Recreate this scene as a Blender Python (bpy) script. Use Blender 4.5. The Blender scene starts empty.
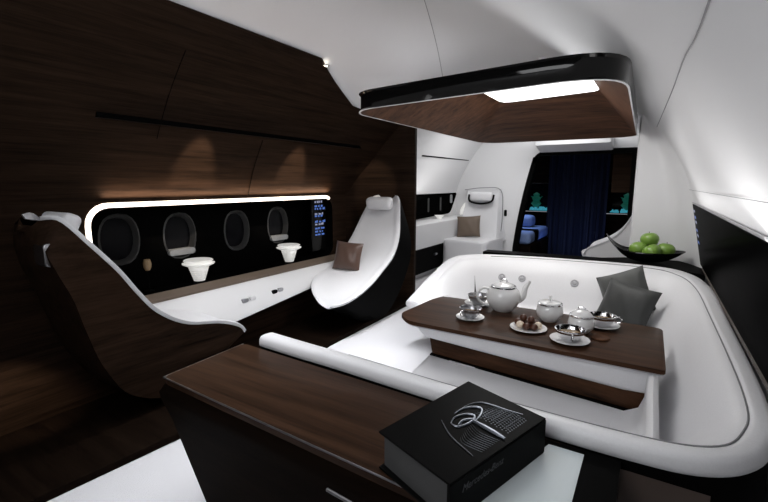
import bpy, bmesh, math, random
from mathutils import Vector, Matrix
random.seed(7)
S = bpy.context.scene
C = S.collection
PI = math.pi

# ------------------------------------------------------------------ materials
def mat(name, col, rough=.5, metal=0., spec=.5, coat=0., emit=None, es=0., sub=0., bump=None, sheen=0., ior=1.5):
    m = bpy.data.materials.new(name); m.use_nodes = True
    nt = m.node_tree; b = nt.nodes['Principled BSDF']
    b.inputs['Base Color'].default_value = (*col, 1); b.inputs['Roughness'].default_value = rough
    b.inputs['Metallic'].default_value = metal; b.inputs['Specular IOR Level'].default_value = spec
    b.inputs['Coat Weight'].default_value = coat; b.inputs['Coat Roughness'].default_value = .05
    b.inputs['Sheen Weight'].default_value = sheen
    b.inputs['IOR'].default_value = ior
    if emit: b.inputs['Emission Color'].default_value = (*emit, 1); b.inputs['Emission Strength'].default_value = es
    tc = nt.nodes.new('ShaderNodeTexCoord'); n = nt.nodes.new('ShaderNodeTexNoise')
    nt.links.new(tc.outputs['Object'], n.inputs['Vector'])
    if bump:
        n.inputs['Scale'].default_value = bump[0]; n.inputs['Detail'].default_value = 4
        bp = nt.nodes.new('ShaderNodeBump'); bp.inputs['Strength'].default_value = bump[1]; bp.inputs['Distance'].default_value = .01
        nt.links.new(n.outputs['Fac'], bp.inputs['Height']); nt.links.new(bp.outputs['Normal'], b.inputs['Normal'])
        mx = nt.nodes.new('ShaderNodeMix'); mx.data_type = 'RGBA'; mx.inputs[6].default_value = (*[c*.93 for c in col], 1); mx.inputs[7].default_value = (*[min(1, c*1.05) for c in col], 1)
        nt.links.new(n.outputs['Fac'], mx.inputs[0]); nt.links.new(mx.outputs[2], b.inputs['Base Color'])
    else:
        n.inputs['Scale'].default_value = 30
        mr = nt.nodes.new('ShaderNodeMapRange'); mr.inputs[3].default_value = max(0, rough-.03); mr.inputs[4].default_value = min(1, rough+.03)
        nt.links.new(n.outputs['Fac'], mr.inputs[0]); nt.links.new(mr.outputs[0], b.inputs['Roughness'])
    return m

def wood(name, c0, c1, scale, rough=.35, coat=.0, spec=.15, ior=1.25):
    """walnut veneer; scale = (sx, sy, sz): small along the grain"""
    m = bpy.data.materials.new(name); m.use_nodes = True
    nt = m.node_tree; b = nt.nodes['Principled BSDF']; L = nt.links.new
    tc = nt.nodes.new('ShaderNodeTexCoord'); mp = nt.nodes.new('ShaderNodeMapping'); mp.inputs['Scale'].default_value = scale
    L(tc.outputs['Object'], mp.inputs['Vector'])
    n1 = nt.nodes.new('ShaderNodeTexNoise'); n1.inputs['Scale'].default_value = 1.; n1.inputs['Detail'].default_value = 7; n1.inputs['Roughness'].default_value = .65; n1.inputs['Distortion'].default_value = .4
    L(mp.outputs[0], n1.inputs['Vector'])
    n2 = nt.nodes.new('ShaderNodeTexNoise'); n2.inputs['Scale'].default_value = 5.; n2.inputs['Detail'].default_value = 3
    L(mp.outputs[0], n2.inputs['Vector'])
    ad = nt.nodes.new('ShaderNodeMath'); ad.operation = 'MULTIPLY_ADD'; ad.inputs[1].default_value = .35; L(n2.outputs['Fac'], ad.inputs[0]); L(n1.outputs['Fac'], ad.inputs[2])
    r = nt.nodes.new('ShaderNodeValToRGB'); e = r.color_ramp.elements
    e[0].position = .42; e[0].color = (*c0, 1); e[1].position = .9; e[1].color = (*c1, 1)
    L(ad.outputs[0], r.inputs[0]); L(r.outputs[0], b.inputs['Base Color'])
    b.inputs['Roughness'].default_value = rough; b.inputs['Coat Weight'].default_value = coat; b.inputs['Coat Roughness'].default_value = .2
    b.inputs['Specular IOR Level'].default_value = spec; b.inputs['IOR'].default_value = ior
    return m

D0, D1 = (.0042, .0025, .0017), (.030, .018, .012)
M = dict(
    wall_wood=wood('walnut_wall', D0, (.027, .0155, .0098), (20, 1.0, 26), .5, ior=1.15),
    bulkhead_wood=wood('walnut_bulkhead', D0, (.027, .0155, .0098), (.9, .9, 26), .5, ior=1.15),
    wood_x=wood('walnut_lateral', (.008, .0038, .0022), (.055, .027, .015), (.9, 18, 18), .38, .0, .22),
    wood_y=wood('walnut_long', D0, (.030, .017, .011), (16, .9, 16), .5, ior=1.12),
    wood_table=wood('walnut_table', (.010, .0045, .0025), (.075, .035, .018), (1.2, 18, 18), .35, .0, .25),
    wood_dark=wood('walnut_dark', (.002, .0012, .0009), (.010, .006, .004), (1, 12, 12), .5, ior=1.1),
    wood_canopy=wood('walnut_canopy', (.022, .010, .006), (.15, .072, .04), (1.2, 14, 14), .45),
    white=mat('white_lacquer', (.72, .72, .73), .42),
    ceil=mat('ceiling_white', (.74, .74, .75), .55),
    leather=mat('white_leather', (.74, .74, .76), .42, bump=(140, .06)),
    leather2=mat('grey_leather', (.42, .42, .44), .45, bump=(140, .06)),
    seam=mat('seam_grey', (.22, .22, .23), .6),
    carpet=mat('pale_carpet', (.66, .66, .69), .95, spec=.1, bump=(260, .5), sheen=.2),
    gloss=mat('black_gloss', (.004, .004, .004), .06, coat=.0, ior=1.3),
    glass=mat('smoked_glass', (.002, .002, .002), .2, spec=.1, ior=1.012),
    black=mat('black_satin', (.003, .003, .003), .45, spec=.2, ior=1.08),
    brown=mat('brown_leather_panel', (.055, .038, .03), .45),
    chrome=mat('chrome', (.75, .75, .77), .12, 1.),
    steel=mat('brushed_steel', (.42, .42, .44), .3, 1.),
    china=mat('white_china', (.82, .82, .82), .12, coat=.4),
    choc=mat('chocolate', (.07, .022, .010), .35),
    cream=mat('cream_praline', (.78, .66, .52), .4),
    bronze=mat('bronze_satin', (.085, .045, .032), .32, sheen=.3, bump=(120, .05)),
    taupe=mat('taupe_fabric', (.13, .095, .07), .6, bump=(120, .05)),
    grey=mat('grey_fabric', (.024, .026, .025), .6, bump=(150, .12), sheen=.2),
    grey_l=mat('light_grey_fabric', (.06, .063, .06), .6, bump=(150, .12), sheen=.2),
    apple=mat('apple_green', (.17, .30, .045), .35, coat=.2, bump=(9, .05)),
    stem=mat('apple_stem', (.05, .03, .01), .7),
    cover=mat('book_cover', (.004, .004, .004), .45, spec=.3, ior=1.12, bump=(200, .03)),
    pages=mat('book_pages', (.06, .06, .06), .7, spec=.2),
    letter=mat('grey_lettering', (.05, .05, .055), .4, .5),
    silver=mat('silver_print', (.22, .24, .28), .32, .85),
    silver_d=mat('dark_silver_print', (.09, .10, .115), .3, .7),
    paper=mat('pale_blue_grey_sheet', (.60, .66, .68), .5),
    curtain=mat('navy_curtain', (.003, .006, .022), .8, bump=(60, .1)),
    bed=mat('blue_bedding', (.20, .28, .50), .7, bump=(40, .1)),
    led=mat('led_strip', (1, .9, .8), .5, emit=(1, .87, .74), es=2.2),
    panel=mat('light_panel', (1, 1, 1), .5, emit=(1, .985, .96), es=2.4),
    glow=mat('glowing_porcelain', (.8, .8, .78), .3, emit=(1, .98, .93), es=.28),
    icon=mat('display_icons', (.02, .03, .08), .4, emit=(.10, .22, .7), es=.5),
    icon_w=mat('display_icons_pale', (.05, .05, .08), .4, emit=(.5, .55, .8), es=.35),
    teal=mat('teal_lit_shelf', (.05, .3, .35), .5, emit=(.06, .38, .5), es=.45),
    green=mat('green_lit_sculpture', (.02, .12, .08), .4, emit=(.01, .16, .11), es=.18),
    window=mat('dark_window_glass', (.004, .004, .005), .15, spec=.1),
    wframe=mat('grey_window_frame', (.03, .03, .03), .5),
    wshade=mat('window_shade', (.30, .31, .32), .5),
    bulb=mat('downlight_lens', (1, 1, 1), .5, emit=(1, .9, .75), es=8.),
    candle=mat('amber_glass', (.25, .17, .09), .2),
)

# ------------------------------------------------------------------ mesh helpers
def link(name, bm, m, parent=None, smooth=True, angle=40):
    me = bpy.data.meshes.new(name)
    bmesh.ops.recalc_face_normals(bm, faces=bm.faces)
    bm.to_mesh(me); bm.free()
    ms = m if isinstance(m, list) else [m]
    for x in ms: me.materials.append(x)
    if smooth:
        for p in me.polygons: p.use_smooth = True
        try: me.set_sharp_from_angle(angle=math.radians(angle))
        except Exception: pass
    o = bpy.data.objects.new(name, me); C.objects.link(o)
    if parent: o.parent = parent
    return o
def tag(o, label=None, cat=None, group=None, kind=None):
    if label: o['label'] = label
    if cat: o['category'] = cat
    if group: o['group'] = group
    if kind: o['kind'] = kind
    return o
def thing(name, loc, label, cat, group=None, rz=0):
    o = bpy.data.objects.new(name, None); C.objects.link(o); o.location = loc; o.rotation_euler.z = rz
    return tag(o, label, cat, group)
def struct(name, bm, m, **k):
    o = link(name, bm, m, **k); o['kind'] = 'structure'; return o
def rooted(o, loc):
    """shift mesh so that origin is at loc"""
    v = Vector(loc)
    for p in o.data.vertices: p.co -= v
    o.location = v
    return o
def box(bm, a, b, bev=0., seg=2, mi=0):
    """box from corner a to corner b"""
    r = bmesh.ops.create_cube(bm, size=1)
    vs = r['verts']
    for v in vs:
        v.co = Vector([(a[i]+b[i])/2+v.co[i]*(b[i]-a[i]) for i in range(3)])
    fs = list({f for v in vs for f in v.link_faces})
    if bev:
        es = list({e for v in vs for e in v.link_edges})
        rr = bmesh.ops.bevel(bm, geom=es, offset=bev, segments=seg, affect='EDGES', profile=.6)
        fs = [f for f in rr['faces']] + [f for f in fs if f.is_valid]
    for f in fs:
        if f.is_valid: f.material_index = mi
    return vs
def prism(bm, poly, axis, a, b, bev=0., seg=3):
    """polygon (two coords) extruded along axis from a to b"""
    def mk(p, t):
        q = list(p); q.insert('xyz'.index(axis), t); return bm.verts.new(q)
    v0 = [mk(p, a) for p in poly]; v1 = [mk(p, b) for p in poly]
    n = len(poly); fs = [bm.faces.new(v0[::-1]), bm.faces.new(v1)]
    for i in range(n): fs.append(bm.faces.new([v0[i], v0[(i+1) % n], v1[(i+1) % n], v1[i]]))
    if bev:
        es = list({e for f in fs[:2] for e in f.edges})
        bmesh.ops.bevel(bm, geom=es, offset=bev, segments=seg, affect='EDGES', profile=.6)
def grid(bm, rows, closed=False, caps=False, mi=0):
    V = [[bm.verts.new(p) for p in r] for r in rows]
    n = len(rows[0])
    for i in range(len(rows)-1):
        for j in range(n if closed else n-1):
            f = bm.faces.new([V[i][j], V[i][(j+1) % n], V[i+1][(j+1) % n], V[i+1][j]]); f.material_index = mi
    if caps:
        bm.faces.new(V[0][::-1]); bm.faces.new(V[-1])
    return V
def lathe(bm, prof, c=(0, 0, 0), n=32):
    rows = []
    for r, z in prof:
        rows.append([(c[0]+max(r, .0004)*math.cos(2*PI*k/n), c[1]+max(r, .0004)*math.sin(2*PI*k/n), c[2]+z) for k in range(n)])
    grid(bm, rows, closed=True)
def cat1(P, t):
    n = len(P)-1; i = min(int(t*n), n-1); u = t*n-i
    p0, p1, p2, p3 = P[max(i-1, 0)], P[i], P[i+1], P[min(i+2, n)]
    return tuple(.5*((2*p1[k])+(-p0[k]+p2[k])*u+(2*p0[k]-5*p1[k]+4*p2[k]-p3[k])*u*u+(-p0[k]+3*p1[k]-3*p2[k]+p3[k])*u**3) for k in range(len(p1)))
def smooth(P, n): return [cat1(P, i/n) for i in range(n+1)]
def tube(bm, pts, r, n=10, caps=True):
    pts = [Vector(p) for p in pts]; rows = []
    up = None
    for i, p in enumerate(pts):
        t = (pts[min(i+1, len(pts)-1)]-pts[max(i-1, 0)]).normalized()
        if up is None: up = Vector((0, 0, 1)) if abs(t.z) < .9 else Vector((1, 0, 0))
        a = t.cross(up).normalized(); b = a.cross(t).normalized(); up = b
        rr = r[i] if isinstance(r, (list, tuple)) else r
        rows.append([p+a*rr*math.cos(2*PI*k/n)+b*rr*math.sin(2*PI*k/n) for k in range(n)])
    grid(bm, rows, closed=True, caps=caps)
def rrect(x0, y0, x1, y1, r, n=6):
    out = []
    for cx, cy, a0 in [(x1-r, y1-r, 0), (x0+r, y1-r, 90), (x0+r, y0+r, 180), (x1-r, y0+r, 270)]:
        for k in range(n+1):
            a = math.radians(a0+90*k/n); out.append((cx+r*math.cos(a), cy+r*math.sin(a)))
    return out
def roundpoly(P, R, n=6):
    """round the corners of a polygon"""
    out = []; m = len(P)
    for i in range(m):
        p = Vector(P[i]); a = Vector(P[i-1]); b = Vector(P[(i+1) % m]); r = R[i] if isinstance(R, (list, tuple)) else R
        if r <= 0: out.append(tuple(p)); continue
        da = (a-p).normalized(); db = (b-p).normalized(); s = p+da*r; e = p+db*r
        for k in range(n+1):
            t = k/n; q = s*(1-t)**2+p*2*t*(1-t)+e*t*t; out.append(tuple(q))
    return out
def hole_plate(bm, outer, holes, f3):
    """flat plate with holes, f3 maps 2d -> 3d"""
    es = []
    for lp in [outer]+holes:
        vs = [bm.verts.new(f3(p)) for p in lp]
        es += [bm.edges.new((vs[i], vs[(i+1) % len(vs)])) for i in range(len(vs))]
    bmesh.ops.triangle_fill(bm, edges=es, use_beauty=True)
def pillow_mesh(w, h, t, n=14, pinch=.06):
    bm = bmesh.new(); rows = []
    for sgn in (1, -1):
        rs = []
        for i in range(n+1):
            r = []
            for j in range(n+1):
                u, v = i/n*2-1, j/n*2-1
                k = (1-u**2)*(1-v**2)
                x = u*w/2*(1-pinch*(1-v*v)); y = v*h/2*(1-pinch*(1-u*u))
                wr = .006*math.sin(9*u+4*v)*k
                r.append((x, sgn*(t/2*(max(k, 0)**.42)+wr), y))
            rs.append(r)
        grid(bm, rs)
    bmesh.ops.remove_doubles(bm, verts=bm.verts, dist=.0008)
    return bm

# ------------------------------------------------------------------ cabin shell
PR = [(.42, .0), (.42, .87), (.31, 1.43), (.20, 1.75), (.02, 2.07), (-.27, 2.38), (-.68, 2.68), (-1.1, 2.87), (-1.55, 2.93), (-2.0, 2.88), (-2.5, 2.68), (-2.82, 2.38), (-3.05, 2.08), (-3.25, 1.72), (-3.345, 1.45)]
ARC = [PR[2]] + smooth(PR[2:], 60)[1:]
def prof_z(x):
    for a, b in zip(ARC, ARC[1:]):
        if b[0] <= x <= a[0]: return a[1]+(b[1]-a[1])*(x-a[0])/(b[0]-a[0] or 1)
    return 1.45
def prof_x_left(z):
    for a, b in zip(ARC[30:], ARC[31:]):
        if b[1] <= z <= a[1]: return a[0]+(b[0]-a[0])*(z-a[1])/(b[1]-a[1])
    return -3.33
Y0, Y1 = -1.6, 8.1
bm = bmesh.new()
ys = [Y0+(Y1-Y0)*i/24 for i in range(25)]
grid(bm, [[(x, y, z) for x, z in ARC] for y in ys])
struct('ceiling', bm, M['ceil'])
# panel joints of the ceiling lining
def arc_at(x):
    for a, b in zip(ARC, ARC[1:]):
        if b[0] <= x <= a[0]: return a[1]+(b[1]-a[1])*(x-a[0])/((b[0]-a[0]) or 1)
    return 1.5
def joint(pts):
    bm = bmesh.new(); P2 = []
    for x, y in smooth(pts, 24):
        p = Vector((x, y, arc_at(x))); c = Vector((-1.2, y, 1.4)); P2.append(p+(c-p).normalized()*.001)
    tube(bm, P2, .0028, 6); return bm
struct('trim_1', joint([(-1.40, 2.6), (-1.54, 3.03), (-1.86, 3.92), (-2.12, 4.62), (-2.3, 5.1)]), M['seam'])
struct('trim_2', joint([(.07, -1.), (.07, 1.2), (.05, 1.9), (.03, 2.8), (-.03, 4.98)]), M['seam'])
bm = bmesh.new()
tube(bm, [(.262, y, 1.55) for y in (1., 2, 3, 4, 4.9)], .0016, 6); struct('trim_3', bm, M['seam'])
# wall behind the camera
bm = bmesh.new(); box(bm, (-3.4, Y0-.05, 0), (.6, Y0, 3.0)); struct('wall_back', bm, M['wood_dark'], smooth=False)
# floor
bm = bmesh.new(); box(bm, (-3.6, Y0, -.06), (1., 11.5, 0)); struct('floor', bm, M['carpet'], smooth=False)
bm = bmesh.new()
prism(bm, [(-3.33, Y0), (-2.55, Y0), (-2.5, .75), (-2.42, 1.5), (-2.5, 2.3), (-2.62, 3.2), (-2.66, 5.02), (-3.33, 5.02)], 'z', .001, .05, .01)
struct('trim_4', bm, M['wood_dark'])
# right wall: leaning below the ceiling lining
bm = bmesh.new()
grid(bm, [[(.45, y, 0), (.45, y, .85), (.345, y, 1.43), (.31, y, 1.43)] for y in (Y0, 1, 3, 5.2)])
struct('wall_right', bm, M['white'], smooth=False)
bm = bmesh.new()
grid(bm, [[(.45, y, 0), (.45, y, .85), (.345, y, 1.43), (.31, y, 1.43)] for y in (5.2, 6.5, Y1)])
struct('wall_right_rear', bm, M['white'], smooth=False)

# left wall in walnut, with window niche
NY0, NY1, NZ0, NZ1 = 1.46, 4.15, .73, 1.43
bm = bmesh.new()
nl = rrect(NY0, NZ0, NY1, NZ1, .13)
XW = -3.33
hole_plate(bm, [(Y0, 0), (5.0, 0), (5.0, 1.47), (Y0, 1.47)], [nl], lambda p: (XW, p[0], p[1]))
# walnut upper lining follows the cabin curve 12 mm inside it
LA = [(x, z) for x, z in ARC if x <= -2.48][::-1]           # bottom to fold
def inw(x, z, d=.014):
    v = Vector((-1.4-x, 1.2-z)).normalized(); return x+v.x*d, z+v.y*d
CUT = [(Y0, 2.68), (3.03, 2.68), (3.38, 2.57), (3.84, 2.43), (4.3, 2.40), (5.0, 2.38)]
def cutz(y):
    for a, b in zip(CUT, CUT[1:]):
        if a[0] <= y <= b[0]: return a[1]+(b[1]-a[1])*(y-a[0])/(b[0]-a[0])
cols = []
yy = [Y0, 0, 1, 2, 3.03, 3.2, 3.38, 3.6, 3.84, 4.3, 4.6, 5.0]
for y in yy:
    zmax = cutz(y)-.01; col = []
    for k in range(15):
        z = 1.47+(zmax-1.47)*k/14; x = prof_x_left(z); a, b = inw(x, z, .014); col.append((max(a, XW), y, b))
    col[0] = (XW, y, 1.47)
    cols.append(col)
grid(bm, cols)
# fold return to the ceiling
grid(bm, [[c[-1], (c[-1][0]-.03, c[-1][1], c[-1][2]+.03)] for c in cols])
struct('wall_left', bm, M['wall_wood'], angle=30)
# slot in the wall (long dark shadow gap handle)
bm = bmesh.new()
xs = prof_x_left(2.05)+.008
prism(bm, [(xs-.02, 2.02), (xs+.028, 2.02), (xs+.01, 2.06), (xs-.01, 2.07)], 'y', 1.44, 4.35)
struct('trim_5', bm, M['black'], smooth=False)
# thin veneer joints
for i, yv in enumerate((1.87, 2.85)):
    bm = bmesh.new()
    if i == 0: P = [(prof_x_left(z)+.017, yv, z-.004) for z in (1.93, 2.0, 2.1, 2.2, 2.3, 2.4, 2.48)]
    else: P = [(prof_x_left(z)+.017, yv, z-.004) for z in (1.5, 1.6, 1.7, 1.8, 1.9, 2.0)]
    tube(bm, P, .0025, 5); struct('trim_%d' % (6+i), bm, M['black'])
# niche
bm = bmesh.new()
grid(bm, [[(XW, p[0], p[1]), (XW-.27, p[0], p[1])] for p in nl+[nl[0]]])
wins = [(1.78, 1.16), (2.30, 1.14), (2.93, 1.13), (3.50, 1.14)]
hole_plate(bm, nl, [[(cy+.145*math.cos(a*PI/10)*(abs(math.cos(a*PI/10))**-.25 if abs(math.cos(a*PI/10)) > .01 else 1), cz+.19*math.sin(a*PI/10)) for a in range(20)] for cy, cz in wins], lambda p: (XW-.27, p[0], p[1]))
struct('wall_left_niche', bm, M['glass'])
for i, (cy, cz) in enumerate(wins):
    lp = [(cy+.145*math.cos(a*PI/10)*(abs(math.cos(a*PI/10))**-.25 if abs(math.cos(a*PI/10)) > .01 else 1), cz+.19*math.sin(a*PI/10)) for a in range(20)]
    bm = bmesh.new()
    vs = [bm.verts.new((XW-.32, p[0], p[1])) for p in lp]; bm.faces.new(vs)
    w = struct('window_%d' % (i+1), bm, M['window'])
    bm = bmesh.new()
    grid(bm, [[(XW-.268, cy+(p[0]-cy)*1.12, cz+(p[1]-cz)*1.1), (XW-.262, cy+(p[0]-cy)*1.03, cz+(p[1]-cz)*1.03), (XW-.27, p[0], p[1]), (XW-.32, cy+(p[0]-cy)*.9, cz+(p[1]-cz)*.9)] for p in lp+[lp[0]]])
    link('window_frame', bm, M['wframe'], w)
    if i in (1, 3):
        bm = bmesh.new(); prism(bm, rrect(cy-.13, cz-.17, cy+.12, cz-.115, .025), 'x', XW-.30, XW-.235)
        link('window_shade', bm, M['wshade'], w)
# light strip round niche
bm = bmesh.new()
def ring(y0, z0, y1, z1, r): return rrect(y0, z0, y1, z1, r)
o_ = ring(NY0-.036, NZ0-.02, NY1+.025, NZ1+.036, .158); i_ = nl
keep = [k for k in range(len(nl))]
sec = []
for k in range(7, 21):   # top-left corner then left side and top
    pass
rows = []
idx = list(range(4, 21-7+1))   # top right corner -> top left corner -> left side
for k in idx:
    a, b = o_[k], i_[k]
    rows.append([(XW+.004, a[0], a[1]), (XW+.014, (a[0]*.6+b[0]*.4), (a[1]*.6+b[1]*.4)), (XW+.006, b[0], b[1]), (XW-.02, b[0], b[1])])
a, b = o_[14], i_[14]
rows.append([(XW+.004, a[0], .95), (XW+.014, a[0]*.6+b[0]*.4, .95), (XW+.006, b[0], .95), (XW-.02, b[0], .95)])
grid(bm, rows)
tag(link('light_strip', bm, M['led']), 'glowing white light strip around the black window niche in the walnut wall', 'light strip')
# display inside niche, right end
bm = bmesh.new(); box(bm, (XW-.10, 3.86, .80), (XW-.08, 4.13, 1.42), .008)
dsp = tag(link('control_display', bm, M['gloss']), 'dark touch display with blue icons at right end of window niche', 'display')
def icons(par, f, rows, seed):
    rnd = random.Random(seed)
    for k, (v, m) in enumerate(rows):
        u = .12
        while u < .85:
            w = rnd.uniform(.08, .25); bm = bmesh.new()
            q = [f(u, v), f(u+w, v), f(u+w, v+rnd.uniform(.02, .05)), f(u, v+.035)]
            bm.faces.new([bm.verts.new(p) for p in q]); u += w+rnd.uniform(.03, .12)
            link('display_icon', bm, m, par, smooth=False)
rr = [(.93, M['icon_w']), (.85, M['icon']), (.80, M['icon']), (.7, M['icon_w']), (.66, M['icon']), (.55, M['icon']), (.5, M['icon_w']), (.42, M['icon']), (.36, M['icon']), (.3, M['icon'])]
icons(dsp, lambda u, v: (XW-.078, 3.89+.21*u, .80+.62*v), rr, 3)
# walnut sill and white side ledge below the niche
t = thing('side_ledge', (-3.2, 2.9, .4), 'long white side ledge with taupe sill below the black window niche', 'ledge')
def under(o, t):
    o.parent = t; o.matrix_parent_inverse = Matrix.Translation(-Vector(t.location)); return o
def pth(t, name, bm, m, **k):
    for v in bm.verts: v.co -= Vector(t.location)
    return link(name, bm, m, t, **k)
bm = bmesh.new()
prism(bm, [(XW+.004, .69), (-3.262, .67), (-3.262, .69), (XW+.004, .735)], 'y', 1.3, 4.2)
pth(t, 'sill', bm, M['taupe'], smooth=False)
bm = bmesh.new()
R_ = []
for i in range(13):
    y = 1.62+(4.15-1.62)*i/12; zb = .31+.10*(y-2.0)/1.0
    R_.append([(XW+.004, y, .66), (-3.255, y, .672), (-3.235, y, .655), (-3.12, y, zb+.05), (-3.12, y, zb+.01), (-3.14, y, zb), (XW+.004, y, zb)])
grid(bm, R_, closed=True, caps=True); pth(t, 'front_panel', bm, M['white'], angle=50)
for (u, z, m) in ((2.62, .525, 'steel'), (2.71, .53, 'white'), (2.99, .53, 'black'), (3.07, .535, 'steel')):
    bm = bmesh.new(); prism(bm, rrect(u-.033, z-.018, u+.033, z+.018, .012), 'x', -3.19, -3.148, .003); pth(t, 'latch', bm, M[m])

# first bulkhead (walnut, curved in plan)
bp = smooth([(-3.33, 4.42), (-3.18, 4.70), (-2.95, 4.88), (-2.72, 4.97), (-2.655, 5.02)], 14)
bm = bmesh.new(); rows = []
for k, (x, y) in enumerate(bp):
    dx, dy = (.02, .07)
    zt_ = prof_z(x)-.02
    rows.append([(x, y, 0), (x, y, zt_), (x-dx*.5, y+dy, zt_), (x-dx*.5, y+dy, 0)])
grid(bm, rows, closed=True, caps=True)
struct('wall_bulkhead', bm, M['bulkhead_wood'], angle=25)

# ------------------------------------------------------------------ lounge chairs
def lounge(name, label, st, base_mat, hr=None, body=None, group=None, hmat='leather', seat_name='seat_shell'):
    """st: rows (A, B, (U_y,U_z), inset); A aisle edge, B wall edge"""
    loc = ((st[5][0][0]+st[5][1][0])/2, (st[5][0][1]+st[5][1][1])/2, .05)
    t = thing(name, loc, label, 'chair', group)
    n = 40
    A = smooth([s[0] for s in st], n); B = smooth([s[1] for s in st], n); U = smooth([(*s[2], s[3]) for s in st], n)
    # white upholstery: surface grid with rounded rims and thickness
    bm = bmesh.new(); rows = []
    T = 16
    for i in range(n+1):
        a, b = Vector(A[i]), Vector(B[i])
        a2, b2 = Vector(A[min(i+1, n)])-Vector(A[max(i-1, 0)]), Vector(B[min(i+1, n)])-Vector(B[max(i-1, 0)])
        tg = (a2+b2).normalized(); w = (b-a).normalized(); nr = tg.cross(w).normalized()
        if nr.z < 0 and abs(nr.z) > .2: nr = -nr
        if nr.dot(Vector((0, 1 if st[0][0][1] < st[5][0][1] else -1, 1))) < 0 and st[0][4] if len(st[0]) > 4 else False: nr = -nr
        r = []
        for j in range(T+1):
            u = j/T; e = min(u, 1-u)
            sag = -.045*(math.sin(PI*u))**1.0 + .018*math.exp(-((e-.06)/.05)**2)
            r.append(a.lerp(b, u)+nr*sag)
        for j in range(T, -1, -1):
            u = j/T; e = min(u, 1-u)
            sag = -.045*math.sin(PI*u)-.018
            r.append(a.lerp(b, .01+.98*u)+nr*sag)
        rows.append(r)
    grid(bm, rows, closed=True, caps=True)
    pth(t, 'upholstery', bm, M['leather'], angle=70)
    bm = bmesh.new(); rows = []
    for i in range(n+1):
        a, b = Vector(A[i]), Vector(B[i]); ux, uz, ins = U[i]
        a_ = a.lerp(b, .012); b_ = b.lerp(a, .012)
        if body == 'x':
            ua = Vector((ux, a.y+ins, uz)); ub = Vector((ux, b.y-ins, uz))
        else:
            ua = Vector((a.x-ins, ux, uz)); ub = Vector((b.x+ins, ux, uz))
        tg = Vector((0, 0, 1))
        mid = (a_+b_)/2; cen = (ua+ub)/2; dn = (cen-mid).normalized()*.02
        rows.append([a_+dn, (a_+dn).lerp(ua, .33)+Vector((0, 0, 0)), (a_+dn).lerp(ua, .66), ua, ua.lerp(ub, .5), ub, (b_+dn).lerp(ub, .5), b_+dn, (a_+b_)/2+dn*5.5])
    grid(bm, rows, closed=True, caps=True)
    pth(t, 'shell', bm, M[base_mat], angle=60)
    if hr:
        c, sz, tilt, rz = hr
        bm = bmesh.new(); box(bm, (-sz[0]/2, -sz[1]/2, -sz[2]/2), (sz[0]/2, sz[1]/2, sz[2]/2), min(sz)*.45, 5)
        bmesh.ops.transform(bm, matrix=Matrix.Translation(c) @ Matrix.Rotation(rz, 4, 'Z') @ Matrix.Rotation(tilt, 4, 'X'), verts=bm.verts)
        pth(t, 'headrest', bm, M[hmat], angle=60)
    return t
stL = [((-2.93, 1.04, 1.41), (-3.17, 1.03, 1.415), (.99, 1.37), .0), ((-2.81, 1.09, 1.41), (-3.22, 1.10, 1.41), (.99, 1.25), .0),
       ((-2.74, 1.19, 1.27), (-3.25, 1.20, 1.27), (1.02, 1.10), .0), ((-2.70, 1.32, 1.09), (-3.27, 1.33, 1.09), (1.07, .95), .02),
       ((-2.70, 1.43, .92), (-3.27, 1.44, .92), (1.12, .75), .03), ((-2.70, 1.55, .77), (-3.27, 1.56, .77), (1.20, .50), .05),
       ((-2.70, 1.74, .645), (-3.26, 1.75, .645), (1.35, .25), .08), ((-2.69, 2.00, .58), (-3.22, 2.0, .58), (1.60, .12), .10),
       ((-2.70, 2.18, .50), (-3.17, 2.19, .50), (1.90, .12), .10), ((-2.78, 2.30, .40), (-3.08, 2.31, .42), (2.08, .24), .06)]
tL = lounge('lounge_chair', 'white lounge chair in tall dark walnut shell seen from behind, nearest along left wall', stL, 'wood_y',
            ((-3.04, 1.165, 1.365), (.34, .10, .13), math.radians(-25), 0), group='lounge chairs facing each other')
bm = bmesh.new()
prism(bm, rrect(-.035, -.065, .05, .065, .02), 'x', -.03, .10, .01)
bmesh.ops.transform(bm, matrix=Matrix.Translation((-2.90, 1.02, 1.21)), verts=bm.verts)
o = pth(tL, 'grab_handle', bm, M['steel']); o['label'] = 'brushed metal grab handle'
stR = [((-2.70, 4.63, 1.455), (-2.98, 4.64, 1.455), (4.70, 1.43), .0), ((-2.63, 4.58, 1.42), (-3.06, 4.61, 1.42), (4.70, 1.25), .0),
       ((-2.53, 4.42, 1.20), (-3.13, 4.50, 1.21), (4.70, 1.0), .02), ((-2.47, 4.30, .98), (-3.20, 4.36, .94), (4.65, .75), .03),
       ((-2.465, 4.17, .79), (-3.26, 4.19, .73), (4.55, .5), .05), ((-2.47, 3.97, .665), (-3.26, 3.95, .63), (4.4, .25), .08), ((-2.46, 3.71, .55), (-3.19, 3.67, .585), (4.2, .08), .12),
       ((-2.49, 3.50, .465), (-3.08, 3.46, .525), (4.0, .055), .14), ((-2.55, 3.34, .41), (-2.98, 3.36, .45), (3.8, .08), .12), ((-2.66, 3.27, .375), (-2.85, 3.29, .39), (3.6, .2), .03)]
tR = lounge('lounge_chair', 'white sculpted lounge chair with rounded seat against the walnut bulkhead, facing the camera', stR, 'black',
            ((-2.86, 4.49, 1.365), (.34, .13, .15), math.radians(14), math.radians(6)), group='lounge chairs facing each other')

# bronze cushion on right chair
o = link('cushion', pillow_mesh(.34, .34, .13), M['bronze']); o.location = (-2.99, 4.0, .765); o.rotation_euler = (math.radians(-18), math.radians(4), math.radians(14))
tag(o, 'small bronze satin cushion leaning on the white lounge chair by the bulkhead', 'cushion')

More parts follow.
